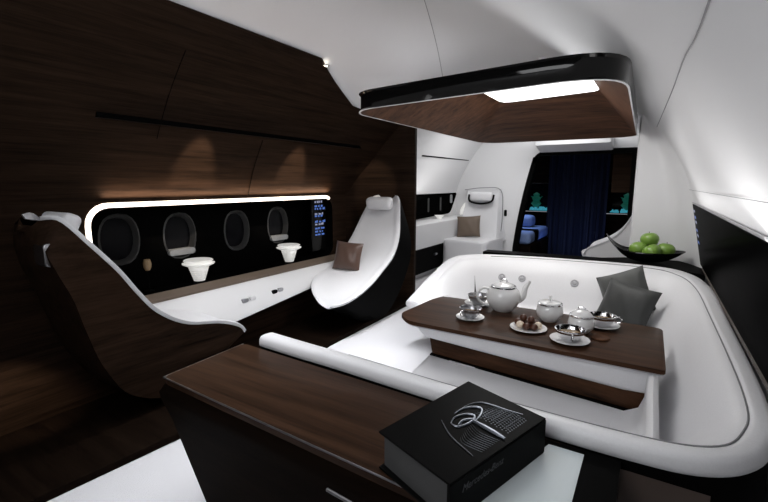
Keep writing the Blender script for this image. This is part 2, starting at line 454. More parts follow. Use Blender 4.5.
# ------------------------------------------------------------------ objects in the niche
def vase(name, loc, s, label):
    t = thing(name, loc, label, 'vase', 'pale vases in the window niche')
    bm = bmesh.new()
    pr = [(0, 0), (.055, 0)]
    z, r = 0, .055
    for k in range(6):
        pr += [(r, z), (r+.006, z+.008), (r+.004, z+.018)]; z += .022; r += .007
    pr += [(.10, z), (.10, z+.02)]
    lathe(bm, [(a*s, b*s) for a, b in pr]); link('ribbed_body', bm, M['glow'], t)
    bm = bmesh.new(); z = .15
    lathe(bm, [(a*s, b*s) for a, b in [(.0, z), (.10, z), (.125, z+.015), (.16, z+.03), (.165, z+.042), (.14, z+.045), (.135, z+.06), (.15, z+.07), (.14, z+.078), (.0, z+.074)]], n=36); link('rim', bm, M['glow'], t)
    return t
vase('ribbed_vase', (XW-.13, 2.37, .731), .85, 'white ribbed pedestal vase, left of two in the dark window niche')
vase('ribbed_vase', (XW-.13, 3.52, .731), .85, 'white ribbed pedestal vase standing next to the niche display')
t = thing('candle_holder', (XW-.12, 1.90, .731), 'slim amber candle holder at left end of window niche', 'candle holder')
bm = bmesh.new(); lathe(bm, [(0, 0), (.035, 0), (.034, .006), (.006, .012), (.005, .16), (.012, .17), (0, .172)]); link('stem', bm, M['black'], t)
bm = bmesh.new(); lathe(bm, [(0, .17), (.018, .175), (.03, .20), (.032, .235), (.024, .265), (0, .27)]); link('cup', bm, M['candle'], t)

# ------------------------------------------------------------------ island counter
t = thing('counter', (-.9, 1.25, 0), 'dark walnut counter in the foreground carrying a black book', 'counter')
top = [(-1.86, 1.055), (-.02, .985), (-.02, 1.468), (-1.88, 1.535)]
bm = bmesh.new()
prism(bm, roundpoly(top, [.03, .01, .01, .03]), 'z', .685, .72, .006)
pth(t, 'worktop', bm, M['wood_x'], angle=30)
bm = bmesh.new()
tube(bm, [(-1.855, 1.052, .717), (-1., 1.019, .717), (-.02, .982, .717)], .0035, 6)
tube(bm, [(-1.857, 1.056, .717), (-1.878, 1.53, .717)], .0035, 6)
o = pth(t, 'edge_trim', bm, M['steel']); o['label'] = 'thin pale metal edge line'
bm = bmesh.new(); prism(bm, [(-.34, .985), (-.02, .98), (-.02, 1.47), (-.34, 1.47)], 'z', .7203, .7215); o = pth(t, 'inlay', bm, M['black']); o['label'] = 'black gloss end of the worktop'
# body: tapering towards the floor
rows = []
for z, x0, y0, y1 in [(.684, -1.86, 1.06, 1.52), (.64, -1.89, 1.045, 1.5), (.60, -1.885, 1.05, 1.5), (.5, -1.84, 1.07, 1.5), (.3, -1.76, 1.09, 1.5), (.002, -1.64, 1.12, 1.5)]:
    rows.append([(x0, y0, z), (-.03, y0-.07, z), (-.03, y1-.04, z), (x0, y1, z)])
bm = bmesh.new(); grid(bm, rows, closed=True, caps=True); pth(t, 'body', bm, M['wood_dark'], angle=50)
bm = bmesh.new(); tube(bm, [(-.84, .992, .60), (-.50, .966, .60)], .006, 8)
pth(t, 'drawer_handle', bm, M['steel'])

# book
t = thing('book', (-.46, 1.21, .7215), 'thick black coffee-table book with silver emblem lying on the walnut counter', 'book')
bk = [Vector(p) for p in [(-.66, 1.03), (-.38, .925), (-.24, 1.38), (-.55, 1.50)]]  # L F R T
cen = sum(bk, Vector((0, 0)))/4
def ins(P, d): return [p+(cen-p).normalized()*d for p in P]
L_, F_, R_b, T_ = bk
ZB = .7225; ZT = .848
bm = bmesh.new(); prism(bm, [tuple(p) for p in bk], 'z', ZT-.007, ZT, .0015); pth(t, 'front_cover', bm, M['cover'], angle=30)
bm = bmesh.new(); prism(bm, [tuple(p) for p in bk], 'z', ZB, ZB+.007, .0015); pth(t, 'back_cover', bm, M['cover'], angle=30)
bm = bmesh.new(); sp = (R_b-F_).normalized(); nr = Vector((sp.y, -sp.x))
prism(bm, [tuple(F_-nr*.008), tuple(F_+nr*.002), tuple(R_b+nr*.002), tuple(R_b-nr*.008)], 'z', ZB+.007, ZT-.007); pth(t, 'spine', bm, M['cover'], smooth=False)
bm = bmesh.new(); pg = [L_.lerp(T_, .02).lerp(R_b, .02), F_.lerp(T_, .02), R_b.lerp(L_, .03), T_.lerp(F_, .02)]
prism(bm, [tuple(p) for p in pg], 'z', ZB+.007, ZT-.007); o = pth(t, 'pages', bm, M['pages'], smooth=False); o['label'] = 'dark grey page block'
# cover art: u along F->R (spine side), v from spine edge towards L/T
def cv(u, v, h=0.):
    p = F_.lerp(R_b, u); q = L_.lerp(T_, u); r = p.lerp(q, v); return (r.x, r.y, ZT+h)
def art(name, m, strokes, w, n=6, each=True):
    bm = bmesh.new()
    for st in strokes:
        P = smooth(st, 16) if len(st) > 2 else [cat1(st, k/4) for k in range(5)]
        k = len(P)
        rad = [w*(.45+.55*math.sin(PI*min(1, (i+.6)/k))) for i in range(k)]
        tube(bm, [cv(u, v, .001+w*.35) for u, v in P], rad, n)
        if each: pth(t, name, bm, M[m]); bm = bmesh.new()
    if each: bm.free(); return
    o = pth(t, name, bm, M[m]); o['kind'] = 'stuff'
art('emblem_stalk', 'silver', [[(.57, .46), (.57, .25), (.57, .06)]], .007)
art('emblem_ring', 'silver', [[(.43, .57), (.50, .615), (.59, .58), (.63, .50), (.57, .45), (.48, .46), (.43, .50), (.43, .57)],
                              [(.54, .66), (.64, .66), (.73, .58), (.73, .51), (.65, .45), (.57, .43)], [(.45, .50), (.52, .52), (.60, .46)]], .004)
art('emblem_arch', 'silver_d', [[(.66, .68), (.76, .65), (.82, .58), (.85, .46), (.87, .34), (.91, .18)], [(.41, .68), (.36, .55), (.32, .42), (.30, .28), (.28, .10)]], .0024)
lat = []
for k in range(9):
    u0 = .66+.024*k
    lat.append([(u0, .53-.03*k*.3), (u0+.03, .33-.02*k*.3), (u0-.01+.02, .10)])
    u1 = .54-.022*k
    lat.append([(u1, .44-.01*k), (u1-.035, .28), (u1-.01, .08)])
art('emblem_lattice', 'silver_d', lat, .0011, 4, False)
bm = bmesh.new()
for k in range(10):
    for j in range(12):
        u = .645+.024*k+(.012 if j % 2 else 0); v = .10+.033*j
        if v > .52-.25*((u-.64)/.25)**2: continue
        lathe(bm, [(0, 0), (.0028, .0004), (.0018, .0016), (0, .0018)], cv(u, v, 0), 6)
o = pth(t, 'emblem_dots', bm, M['silver_d']); o['kind'] = 'stuff'
# script on the spine
def text_mesh(s, size):
    cu = bpy.data.curves.new('txt', 'FONT'); cu.body = s; cu.size = size; cu.extrude = .0006; cu.shear = .35; cu.resolution_u = 3
    o = bpy.data.objects.new('txt', cu); C.objects.link(o)
    dg = bpy.context.evaluated_depsgraph_get(); me = bpy.data.meshes.new_from_object(o.evaluated_get(dg))
    bpy.data.objects.remove(o); bm = bmesh.new(); bm.from_mesh(me); bpy.data.meshes.remove(me); return bm
bm = text_mesh('Mercedes-Benz', .030)
b0 = F_.lerp(R_b, .10)
mx = Matrix(((sp.x, 0, nr.x, b0.x+nr.x*.0024), (sp.y, 0, nr.y, b0.y+nr.y*.0024), (0, 1, 0, .80), (0, 0, 0, 1)))
bmesh.ops.transform(bm, matrix=mx, verts=bm.verts); pth(t, 'spine_lettering', bm, M['letter'], smooth=False)
# pale sheet to the right of the book
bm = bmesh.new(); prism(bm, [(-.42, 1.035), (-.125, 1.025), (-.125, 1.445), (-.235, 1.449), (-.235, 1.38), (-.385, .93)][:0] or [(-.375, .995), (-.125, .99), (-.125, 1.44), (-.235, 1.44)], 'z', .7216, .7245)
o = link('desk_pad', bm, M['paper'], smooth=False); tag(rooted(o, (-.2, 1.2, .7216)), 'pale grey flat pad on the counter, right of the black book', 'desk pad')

# ------------------------------------------------------------------ booth (banquette)
t = thing('booth_sofa', (-.7, 2.8, 0), 'large white leather booth sofa wrapping around the tea table', 'sofa')
ST = [  # O, S, B, ztop, zB
 ((-1.80, 1.575), (-1.79, 1.665), (-1.78, 1.70), .765, .60), ((-1.5, 1.545), (-1.5, 1.63), (-1.5, 1.71), .775, .44), ((-1.2, 1.53), (-1.2, 1.605), (-1.2, 1.72), .78, .42),
 ((-.6, 1.50), (-.6, 1.565), (-.6, 1.74), .78, .42), ((-.05, 1.475), (-.05, 1.545), (-.07, 1.78), .785, .42), ((.22, 1.51), (.205, 1.58), (.02, 1.85), .79, .42),
 ((.375, 1.68), (.315, 1.715), (.085, 1.98), .80, .42), ((.415, 1.98), (.352, 1.99), (.11, 2.15), .83, .42), ((.415, 3.0), (.335, 3.0), (.11, 3.0), .86, .42),
 ((.41, 3.75), (.31, 3.72), (.08, 3.6), .875, .42), ((.32, 4.25), (.22, 4.15), (0., 3.88), .88, .42), ((.06, 4.50), (0., 4.38), (-.15, 4.03), .88, .42),
 ((-.6, 4.50), (-.6, 4.39), (-.62, 4.08), .88, .42), ((-1.2, 4.41), (-1.18, 4.30), (-1.1, 4.02), .88, .42), ((-1.60, 4.30), (-1.52, 4.19), (-1.40, 3.97), .87, .42),
 ((-1.80, 4.16), (-1.68, 4.07), (-1.52, 3.88), .82, .42), ((-1.93, 3.92), (-1.80, 3.88), (-1.60, 3.74), .64, .40), ((-2.0, 3.62), (-1.88, 3.60), (-1.68, 3.55), .47, .38)]
flat = [(*a, *b, *c, z, zb) for a, b, c, z, zb in ST]
SM = smooth(flat, 120)
def sect(s):
    O = Vector(s[0:2]); Sx = Vector(s[2:4]); B = Vector(s[4:6]); z, zb = s[6], s[7]
    e = Sx-O; P = lambda q, zz: (q.x, q.y, zz)
    hb = z-zb
    return [P(O+e*.15, z-.065), P(O+e*.02, z-.055), P(O, z-.04), P(O+e*.03, z-.018), P(O+e*.16, z-.004), P(O+e*.4, z), P(O+e*.8, z+.0), P(Sx, z-.004), P(Sx+(B-Sx)*.02, z-.010), P(Sx+(B-Sx)*.05, z-.008),
            P(Sx+(B-Sx)*.22, z-.02-hb*.05), P(Sx+(B-Sx)*.5, z-hb*.33), P(Sx+(B-Sx)*.72, z-hb*.62), P(Sx+(B-Sx)*.9, z-hb*.86), P(Sx+(B-Sx)*1.06, zb+.005), P(Sx+(B-Sx)*1.5, zb-.003), P(Sx+(B-Sx)*1.5, zb-.12)]
bm = bmesh.new(); grid(bm, [sect(s) for s in SM], closed=True, caps=True); pth(t, 'upholstered_shell', bm, M['leather'], angle=75)
bm = bmesh.new(); tube(bm, [(s[2]+(s[4]-s[2])*.03, s[3]+(s[5]-s[3])*.03, s[6]-.0065) for s in SM[14:96]], .0032, 6); pth(t, 'piping', bm, M['seam'])
# dark outer plinth
def base(s, z0, z1, k0=.12):
    O = Vector(s[0:2]); Sx = Vector(s[2:4]); e = Sx-O
    return [(O.x+e.x*k0, O.y+e.y*k0, z1), (O.x+e.x*(k0+.1), O.y+e.y*(k0+.1), z0), (O.x+e.x*.9, O.y+e.y*.9, z0), (O.x+e.x*.9, O.y+e.y*.9, z1)]
bm = bmesh.new(); grid(bm, [base(s, .003, min(s[6]-.06, s[6])) for s in SM[:112]], closed=True, caps=True); o = pth(t, 'plinth', bm, M['black'], angle=50); o['label'] = 'black outer base'
bm = bmesh.new()
rows = []
for i in range(9):
    x = -.02+i*.029; y = 1.462
    rows.append([(x, y, .04), (x+.0, y-.004, .35), (x, y, .70)])
grid(bm, rows)
o = pth(t, 'side_panel', bm, M['brown']); o['label'] = 'taupe brown panel below the near rim'
# seats
bm = bmesh.new(); prism(bm, roundpoly([(-1.18, 1.69), (.02, 1.75), (.05, 2.56), (-1.26, 2.72)], [.05, .01, .01, .05]), 'z', .28, .407, .02); pth(t, 'near_seat', bm, M['leather'], angle=60)
bm = bmesh.new(); prism(bm, roundpoly([(-1.66, 3.38), (-.35, 3.38), (-.35, 4.0), (-1.4, 3.95), (-1.6, 3.72)], [.08, .02, .02, .1, .1]), 'z', .22, .445, .03); pth(t, 'seat_cushion', bm, M['leather'], angle=60)
bm = bmesh.new(); prism(bm, roundpoly([(-.345, 3.2), (.10, 3.2), (.08, 3.6), (-.1, 3.95), (-.345, 4.0)], .02), 'z', .22, .445, .03); pth(t, 'seat_cushion', bm, M['leather'], angle=60)
bm = bmesh.new(); prism(bm, roundpoly([(.115, 2.0), (.16, 2.0), (.16, 3.2), (.115, 3.2)], .005), 'z', .22, .43); pth(t, 'seat_edge', bm, M['leather'], smooth=False)
# concave fillet of the near seat rising into an end panel
bm = bmesh.new(); rows = []
pf = [(-.12, .402), (-.05, .415), (.02, .455), (.042, .52), (.045, .60), (.05, .655), (.07, .668), (.092, .655), (.096, .5), (.096, .30)]
for y in (1.70, 1.74, 1.9, 2.1, 2.3, 2.46):
    k = 1.0 if y > 1.72 else .96
    rows.append([(x, y, z if z < .44 else .43+(z-.43)*k) for x, z in pf]+[(-.12, y, .30)])
grid(bm, rows, closed=True, caps=True); pth(t, 'end_panel', bm, M['leather'], angle=60)
# crease at the left end of the back and upholstery buttons
def backpt(u, h):
    s = SM[int(u*120)]; q = sect(s); k = h*(13-9)+9; i = int(k); f = k-i
    return Vector(q[i]).lerp(Vector(q[min(i+1, 14)]), f)
bm = bmesh.new(); tube(bm, [backpt(.832, h)+Vector((0, 0, -.001)) for h in (.55, .66, .77, .88, 1.)], [.001, .002, .005, .009, .010], 6)
pth(t, 'crease', bm, M['black'])
for (u, h) in [(.765, .42), (.732, .42), (.70, .42), (.672, .42)]: pass
for x in (-1.17, -.97, -.55, -.33):
    best = min(SM[70:105], key=lambda s: abs(s[4]-x+.0)); q = sect(best); p = Vector(q[11])*.75+Vector(q[12])*.25
    bm = bmesh.new(); lathe(bm, [(0, .008), (.012, .007), (.020, .001), (.021, -.001), (.027, .004), (.033, .003), (.036, -.004)], (0, 0, 0), 20)
    d = (Vector(q[11])-Vector(q[12])).normalized(); nrm = Vector((0, -d.z, d.y)); nrm = nrm if nrm.y < 0 else -nrm
    bmesh.ops.transform(bm, matrix=Matrix.Translation(p+nrm*.004) @ nrm.to_track_quat('Z', 'Y').to_matrix().to_4x4(), verts=bm.verts)
    pth(t, 'button', bm, M['leather2'])
# grey cushions
def cushion(loc, rot, w, h, th, m, label):
    o = link('cushion', pillow_mesh(w, h, th, pinch=.06), M[m]); o.location = loc; o.rotation_euler = [math.radians(a) for a in rot]
    tag(o, label, 'cushion', 'grey cushions in the booth sofa'); return o
cushion((-.12, 3.86, .63), (-24, 6, -28), .42, .38, .15, 'grey', 'dark grey cushion in front of its pair in the booth corner')
cushion((-.14, 4.03, .70), (-20, -24, -8), .38, .38, .13, 'grey_l', 'lighter grey cushion tucked behind the dark one in the booth corner')

# ------------------------------------------------------------------ table
def skew(bm):
    for v in bm.verts:
        if v.co.y < 2.7: v.co.y += .10-.135*(v.co.x+1.17)/1.2
t = thing('tea_table', (-.62, 2.8, 0), 'dark walnut tea table on a broad white and walnut pedestal inside the booth', 'table')
bm = bmesh.new(); prism(bm, roundpoly([(-1.45, 2.55), (-1.33, 2.425), (.12, 2.405), (.115, 3.14), (-1.38, 3.14), (-1.42, 3.05)], [.05, .08, .02, .05, .05, .1]), 'z', .676, .70, .005)
pth(t, 'tabletop', bm, M['wood_table'], angle=30)
bm = bmesh.new(); prism(bm, roundpoly([(-1.44, 2.555), (-1.327, 2.432), (.113, 2.412), (.108, 3.13), (-1.37, 3.13), (-1.41, 3.05)], [.05, .08, .02, .05, .05, .1]), 'z', .667, .676)
o = pth(t, 'edge_band', bm, M['steel'], angle=30); o['label'] = 'pale metal edge band under the tabletop'
bm = bmesh.new()
rows = []
for xk in range(13):
    u = xk/12; x0 = -1.29+1.38*u; x1 = -1.22+1.305*u; dz = -.075*u
    rows.append([(x0, 2.475, .666), (x0*.8+x1*.2, 2.474, .65), (x0*.4+x1*.6, 2.485, .61+dz), (x1, 2.505, .582+dz), (x1, 2.53, .576+dz), (x1, 2.9, .576+dz), (x0, 3.0, .666)])
grid(bm, rows, closed=True, caps=True); o = pth(t, 'white_fascia', bm, M['leather'], angle=60)
bm = bmesh.new(); prism(bm, roundpoly([(-1.28, .62), (.045, .60), (.045, .412), (-1.24, .412)], [.01, .05, .02, .02]), 'y', 2.53, 2.9); skew(bm); pth(t, 'walnut_pedestal', bm, M['wood_table'], angle=30)
bm = bmesh.new(); prism(bm, [(-1.25, .4075), (.02, .4075), (.02, .418), (-1.25, .418)], 'y', 2.51, 2.9); skew(bm); pth(t, 'foot_rail', bm, M['black'], smooth=False)
bm = bmesh.new(); prism(bm, roundpoly([(-1.10, 2.58), (.0, 2.58), (.0, 3.1), (-1.10, 3.1)], .05), 'z', .0, .412); pth(t, 'column', bm, M['white'], angle=30)

# ------------------------------------------------------------------ tea service
ZT = .7005
CH = []
def cup(x, y, label, s=1., kind='cup', rz=0.):
    sa = thing('saucer', (x, y, ZT), 'white saucer under the '+label[1], 'saucer', 'saucers on the tea table')
    bm = bmesh.new(); lathe(bm, [(0, .0), (.045*s, .0), (.05*s, .004), (.085*s, .012), (.098*s, .017), (.099*s, .020), (.095*s, .020), (.05*s, .009), (0, .008)], n=40); link('dish', bm, M['china'], sa)
    c = thing('tea_cup', (x, y, ZT+.0085), label[0], 'cup', 'metal tea cups', rz=rz)
    bm = bmesh.new(); lathe(bm, [(0, .0), (.03*s, .0), (.033*s, .004), (.055*s, .018), (.068*s, .04), (.073*s, .062), (.074*s, .070), (.070*s, .070), (.064*s, .042), (.05*s, .022), (0, .012)], n=40); link('bowl', bm, M['steel' if kind == 'cup' else 'chrome'], c)
    bm = bmesh.new(); lathe(bm, [(.0745*s, .064), (.077*s, .067), (.077*s, .071), (.071*s, .072), (.070*s, .068)], n=40); link('rim', bm, M['chrome'], c)
    bm = bmesh.new(); lathe(bm, [(0, .043), (.04*s, .0435), (.063*s, .043)], n=30); link('tea', bm, M['candle'], c)
    bm = bmesh.new(); P = smooth([(.066*s, 0, .058), (.09*s, 0, .064), (.105*s, 0, .050), (.095*s, 0, .030), (.060*s, 0, .022)], 12); tube(bm, P, .0042, 8); link('handle', bm, M['chrome'], c)
    return c
cup(-1.06, 3.04, ('silver tea cup behind, at the far left corner of tea table', 'far left tea cup'), 1.0, rz=2.6)
cup(-.985, 2.68, ('silver tea cup nearest the left end of tea table front', 'front left tea cup'), .95, rz=-1.9)
cup(-.345, 2.58, ('silver tea cup at the front edge, right of the praline plate', 'front right tea cup at table edge'), 1.1, 'b', rz=-1.3)
cup(-.215, 2.97, ('silver tea cup next to the grey cushions, behind the small lidded bowl', 'tea cup nearest the grey cushions'), 1.05, 'b', rz=.2)
# teapot
t = thing('teapot', (-.86, 3.0, ZT), 'round white china teapot with spout and silver-banded lid', 'teapot')
bm = bmesh.new(); lathe(bm, [(0, 0), (.06, 0), (.066, .006), (.10, .04), (.118, .08), (.120, .11), (.108, .15), (.085, .172), (.078, .176), (0, .176)], n=48); link('body', bm, M['china'], t)
bm = bmesh.new(); lathe(bm, [(.083, .168), (.089, .172), (.087, .180), (.078, .181)], n=40); link('metal_band', bm, M['chrome'], t)
l = None
bm = bmesh.new(); lathe(bm, [(.076, .178), (.07, .19), (.04, .203), (.012, .208), (0, .209)], n=40); l = link('lid', bm, M['china'], t)
bm = bmesh.new(); tube(bm, smooth([(-.022, 0, .205), (-.02, 0, .222), (0, 0, .229), (.02, 0, .222), (.022, 0, .205)], 10), .005, 8); link('knob', bm, M['chrome'], l)
sv = Vector((math.cos(.55), math.sin(.55), 0))
bm = bmesh.new(); P = smooth([tuple(sv*.09+Vector((0, 0, .07))), tuple(sv*.14+Vector((0, 0, .10))), tuple(sv*.155+Vector((0, 0, .16))), tuple(sv*.185+Vector((0, 0, .215)))], 14)
tube(bm, P, [.030-.0011*i*1.25 for i in range(15)], 14); link('spout', bm, M['china'], t)
hv = -sv
bm = bmesh.new(); P = smooth([tuple(hv*.09+Vector((0, 0, .155))), tuple(hv*.15+Vector((0, 0, .165))), tuple(hv*.185+Vector((0, 0, .12))), tuple(hv*.165+Vector((0, 0, .065))), tuple(hv*.10+Vector((0, 0, .035)))], 18)
tube(bm, P, .010, 10); link('handle', bm, M['china'], t)
def lidded(x, y, s, label, dome, rz=0):
    t = thing('sugar_bowl', (x, y, ZT), label, 'bowl', 'lidded china bowls', rz)
    bm = bmesh.new(); lathe(bm, [(0, 0), (.045*s, 0), (.052*s, .006*s), (.078*s, .035*s), (.085*s, .065*s), (.078*s, .10*s), (.066*s, .118*s), (0, .118*s)], n=40); link('body', bm, M['china'], t)
    bm = bmesh.new(); lathe(bm, [(.068*s, .108*s), (.078*s, .114*s), (.078*s, .122*s), (.066*s, .124*s)], n=40); link('metal_band', bm, M['chrome'], t)
    bm = bmesh.new(); lathe(bm, [(.070*s, .122*s), (.066*s, .130*s), (.04*s, (.132+dome)*s), (0, (.138+dome)*s)], n=36); l = link('lid', bm, M['china'], t)
    z = (.136+dome)*s
    if dome < .01:
        bm = bmesh.new(); lathe(bm, [(.006, z-.002), (.007, z+.02), (.011, z+.028), (.011, z+.034), (0, z+.037)], n=16); link('knob', bm, M['china'], l)
    else:
        bm = bmesh.new(); tube(bm, smooth([(-.02, 0, z-.004), (-.016, 0, z+.012), (.016, 0, z+.012), (.02, 0, z-.004)], 8), .0045, 8); link('knob', bm, M['chrome'], l)
lidded(-.525, 2.92, 1.0, 'white lidded china bowl with upright knob in the middle of the tea table', 0.)
lidded(-.315, 2.79, .90, 'smaller white lidded bowl with domed lid and dark band, right of the taller one', .022)
# praline plate
t = thing('dessert_plate', (-.60, 2.67, ZT), 'white dessert plate under a heap of pralines on tea table', 'plate')
bm = bmesh.new(); lathe(bm, [(0, 0), (.06, 0), (.066, .004), (.105, .012), (.112, .016), (.110, .019), (.06, .008), (0, .007)], n=44); link('dish', bm, M['china'], t)
spots = [(-.07, .03, 'choc', 'far left end of the plate'), (-.045, -.02, 'cream', 'left front of the plate'), (-.02, .04, 'choc', 'back of the plate left of centre'), (0, -.04, 'choc', 'front centre of the plate'),
         (.012, .012, 'choc', 'centre of the heap'), (.04, -.03, 'choc', 'right front of the plate'), (.055, .018, 'cream', 'right side of the plate'), (.03, .055, 'choc', 'back right of the plate')]
for k, (dx, dy, m, w) in enumerate(spots):
    bm = bmesh.new(); bmesh.ops.create_uvsphere(bm, u_segments=16, v_segments=10, radius=.025)
    for v in bm.verts:
        v.co *= 1+.04*math.sin(30*v.co.x+k)*math.cos(40*v.co.y); v.co.z *= .9
    o = link('praline', bm, M[m]); o.location = (-.60+dx, 2.67+dy, ZT+.0305)
    tag(o, ('dark chocolate praline at the ' if m == 'choc' else 'pale cream praline at the ')+w, 'praline', 'pralines on the plate')
for dx, dy, w in [(-.035, .012, 'left'), (.018, -.008, 'right')]:
    bm = bmesh.new(); bmesh.ops.create_uvsphere(bm, u_segments=16, v_segments=10, radius=.023)
    o = link('praline', bm, M['choc']); o.location = (-.60+dx, 2.67+dy, ZT+.068)
    tag(o, 'dark chocolate praline stacked on top of the heap, '+w+' one', 'praline', 'pralines on the plate')
bm = bmesh.new(); lathe(bm, [(0, 0), (.048, 0), (.052, .005), (.048, .011), (0, .012)], n=30)
o = link('coaster', bm, M['wood_canopy']); o.location = (-.20, 2.73, ZT); tag(o, 'small round brown coaster beside the domed bowl on tea table', 'coaster')

# ------------------------------------------------------------------ ledge behind sofa, fruit bowl
bm = bmesh.new(); prism(bm, [(-1.55, 4.55), (-1.5, 4.56), (-.9, 4.58), (.05, 4.58), (.41, 4.30), (.41, 4.98), (-.15, 4.98), (-.4, 4.80), (-1.55, 4.72)], 'z', .0, .865)
tag(rooted(link('console', bm, M['black'], smooth=False), (-.6, 4.7, 0)), 'black console ledge behind the booth sofa under the fruit bowl', 'console')
bm = bmesh.new()
prism(bm, [(.405, .862), (.443, .862), (.440, .895), (.425, .895)], 'y', 1.2, 4.98); struct('trim_8', bm, M['brown'], smooth=False)
t = thing('fruit_bowl', (-.01, 4.74, .866), 'wide black boat-shaped fruit bowl holding green apples', 'bowl')
bm = bmesh.new(); N = 40
def bowlrow(k, off):
    r = []
    for i in range(N):
        a = 2*PI*i/N; c, s = math.cos(a), math.sin(a)
        x = .30*k*c-(.06*k**3 if c < 0 else 0)*abs(c)**3; y = .17*k*s
        z = .10*k**2.2+(.15*k**4*abs(c)**5 if c < 0 else .0+.02*k**3*abs(c)**3)+off
        r.append((x, y, z))
    return r
grid(bm, [bowlrow(k/10+.001, .0) for k in range(11)]+[bowlrow(k/10*.99+.001, .010) for k in range(10, -1, -1)], closed=True); link('bowl_body', bm, M['gloss'], t, angle=50)
proto = None
def apple(x, y, z, rz, tl, label):
    global proto
    if proto is None:
        r = thing('apple', (x, y, z), label, 'apple', 'green apples in the bowl')
        bm = bmesh.new(); R = .079
        pr = []
        for k in range(19):
            a = -PI/2+PI*k/18; rr = R*math.cos(a)*(1+.06*math.sin(a)); zz = R*.90*math.sin(a)
            d = math.exp(-(rr/.020)**2)
            pr.append((rr, zz-(.018*d if a > 0 else -.010*d)))
        lathe(bm, pr, n=28); link('flesh', bm, M['apple'], r)
        bm = bmesh.new(); tube(bm, [(0, 0, .045), (.002, 0, .06), (.006, 0, .078)], .003, 6); link('stalk', bm, M['stem'], r)
        proto = r
    else:
        r = proto.copy(); C.objects.link(r); r.location = (x, y, z)
        for ch in list(proto.children): c = ch.copy(); C.objects.link(c); c.parent = r
        r['label'] = label
    r.rotation_euler = (tl, 0, rz); return r
apple(-.085, 4.74, .985, .3, -.3, 'green apple lying at the left side of the bowl')
apple(.025, 4.67, .975, 1.4, -.5, 'green apple at the front middle of the bowl')
apple(.135, 4.77, .985, 2.4, .2, 'green apple at the right end of the bowl')
apple(.0, 4.79, 1.075, .9, -.2, 'green apple resting on top of the others')

# ------------------------------------------------------------------ right partition
bm = bmesh.new(); rows = []
zs = [.80+.07*k for k in range(27)]
for z in zs:
    # left edge leans slightly; merges into the curved wall on the right
    xl = -.175
    xr = .42-(z-.87)*.196 if z < 1.43 else None
    if xr is None:
        xr = next((a[0]+(b[0]-a[0])*(z-a[1])/(b[1]-a[1]) for a, b in zip(ARC, ARC[1:]) if a[1] <= z <= b[1]), -.2)
    r = [(xl, 5.30, z), (xl, 5.06, z), (xl+.012, 5.02, z)]
    w = max(xr-xl, .05)
    for k in range(1, 13):
        u = k/12
        r.append((xl+.012+(w-.012)*u, 5.02-.42*max(0, (u-.55)/.45)**2.2*min(1, w/.5), z))
    rows.append(r)
    if xr < xl+.06: break
grid(bm, rows); struct('wall_partition', bm, M['ceil'])

# right wall black display band
def rw(y, z, d):      # point on leaning right wall, d inside
    x = .415-(z-.87)*.195; return (x-d, y, z)
bm = bmesh.new()
pl = roundpoly([(4.93, .90), (-1.2, .90), (-1.2, 1.425), (4.93, 1.425)], [.04, .04, .04, .04])
v0 = [bm.verts.new(rw(p[0], p[1], .012)) for p in pl]; v1 = [bm.verts.new(rw(p[0], p[1], -.03)) for p in pl]
bm.faces.new(v0); bm.faces.new(v1[::-1])
for i in range(len(pl)): bm.faces.new([v0[i], v0[(i+1) % len(pl)], v1[(i+1) % len(pl)], v1[i]])
tg = thing('window_band', (.36, 2.5, .9), 'long black glossy window band on the right wall with dim blue icons', 'window band')
pth(tg, 'dark_glass', bm, M['glass'], smooth=False)
for k, (y, z, m) in enumerate([(4.45, 1.36, 'icon_w'), (4.42, 1.31, 'icon'), (4.40, 1.27, 'icon_w'), (4.42, 1.20, 'icon'), (4.38, 1.16, 'icon_w'), (4.40, 1.10, 'icon')]):
    bm = bmesh.new(); bm.faces.new([bm.verts.new(rw(y+a, z+b, .014)) for a, b in ((0, 0), (.16, 0), (.16, .022), (0, .022))])
    pth(tg, 'display_icon', bm, M[m], smooth=False)
bm = bmesh.new(); tube(bm, [(.296, y, 1.437) for y in (-1, 1, 3, 4.9)], .006, 8); struct('trim_9', bm, M['steel'])

# ------------------------------------------------------------------ ceiling canopy
t = thing('ceiling_canopy', (-1., 4., 2.1), 'black glossy ceiling canopy lined with walnut around a bright light panel', 'ceiling light')
OUT = [(-1.90, 2.66), (-1.75, 2.54), (-.15, 2.375), (-.20, 5.42), (-.34, 5.54), (-1.75, 5.46), (-1.90, 5.3)]
def lp(P, d, rr):
    c = Vector((-1.02, 4.)); Q = [Vector(p) for p in P]; o = []
    for q in Q: v = c-q; o.append((q.x+math.copysign(min(d, abs(v.x)), v.x), q.y+math.copysign(min(d, abs(v.y)), v.y)))
    return roundpoly(o, rr, 8)
RR = [.12, .08, .36, .08, .08, .08, .08]
o0 = lp(OUT, 0, RR); o1 = lp(OUT, .010, RR); o2 = lp(OUT, -.01, RR)
inn = roundpoly([(-1.36, 3.35), (-1.30, 3.28), (-.48, 3.2), (-.47, 4.28), (-.53, 4.33), (-1.31, 4.45), (-1.37, 4.38)], .05, 8)
rng = lambda L, z: [(p[0], p[1], z) for p in L]
def shift(L, n0): return L
bm = bmesh.new(); grid(bm, [rng(o1, 2.108), rng(o0, 2.106), rng(o0, 2.111)], closed=True); o = pth(t, 'rim_line', bm, M['white'], angle=50); o['label'] = 'thin pale line along the lower lip'
bm = bmesh.new(); top_ = lp(OUT, .06, RR)
grid(bm, [rng(o0, 2.111), rng(o2, 2.125), rng(o2, 2.22), rng(o0, 2.235), rng(top_, 2.24)], closed=True); pth(t, 'black_rim', bm, M['gloss'], angle=40)
bm = bmesh.new(); f = bm.faces.new([bm.verts.new(p) for p in rng(top_, 2.2395)])
for v in []: pass
bm.free()
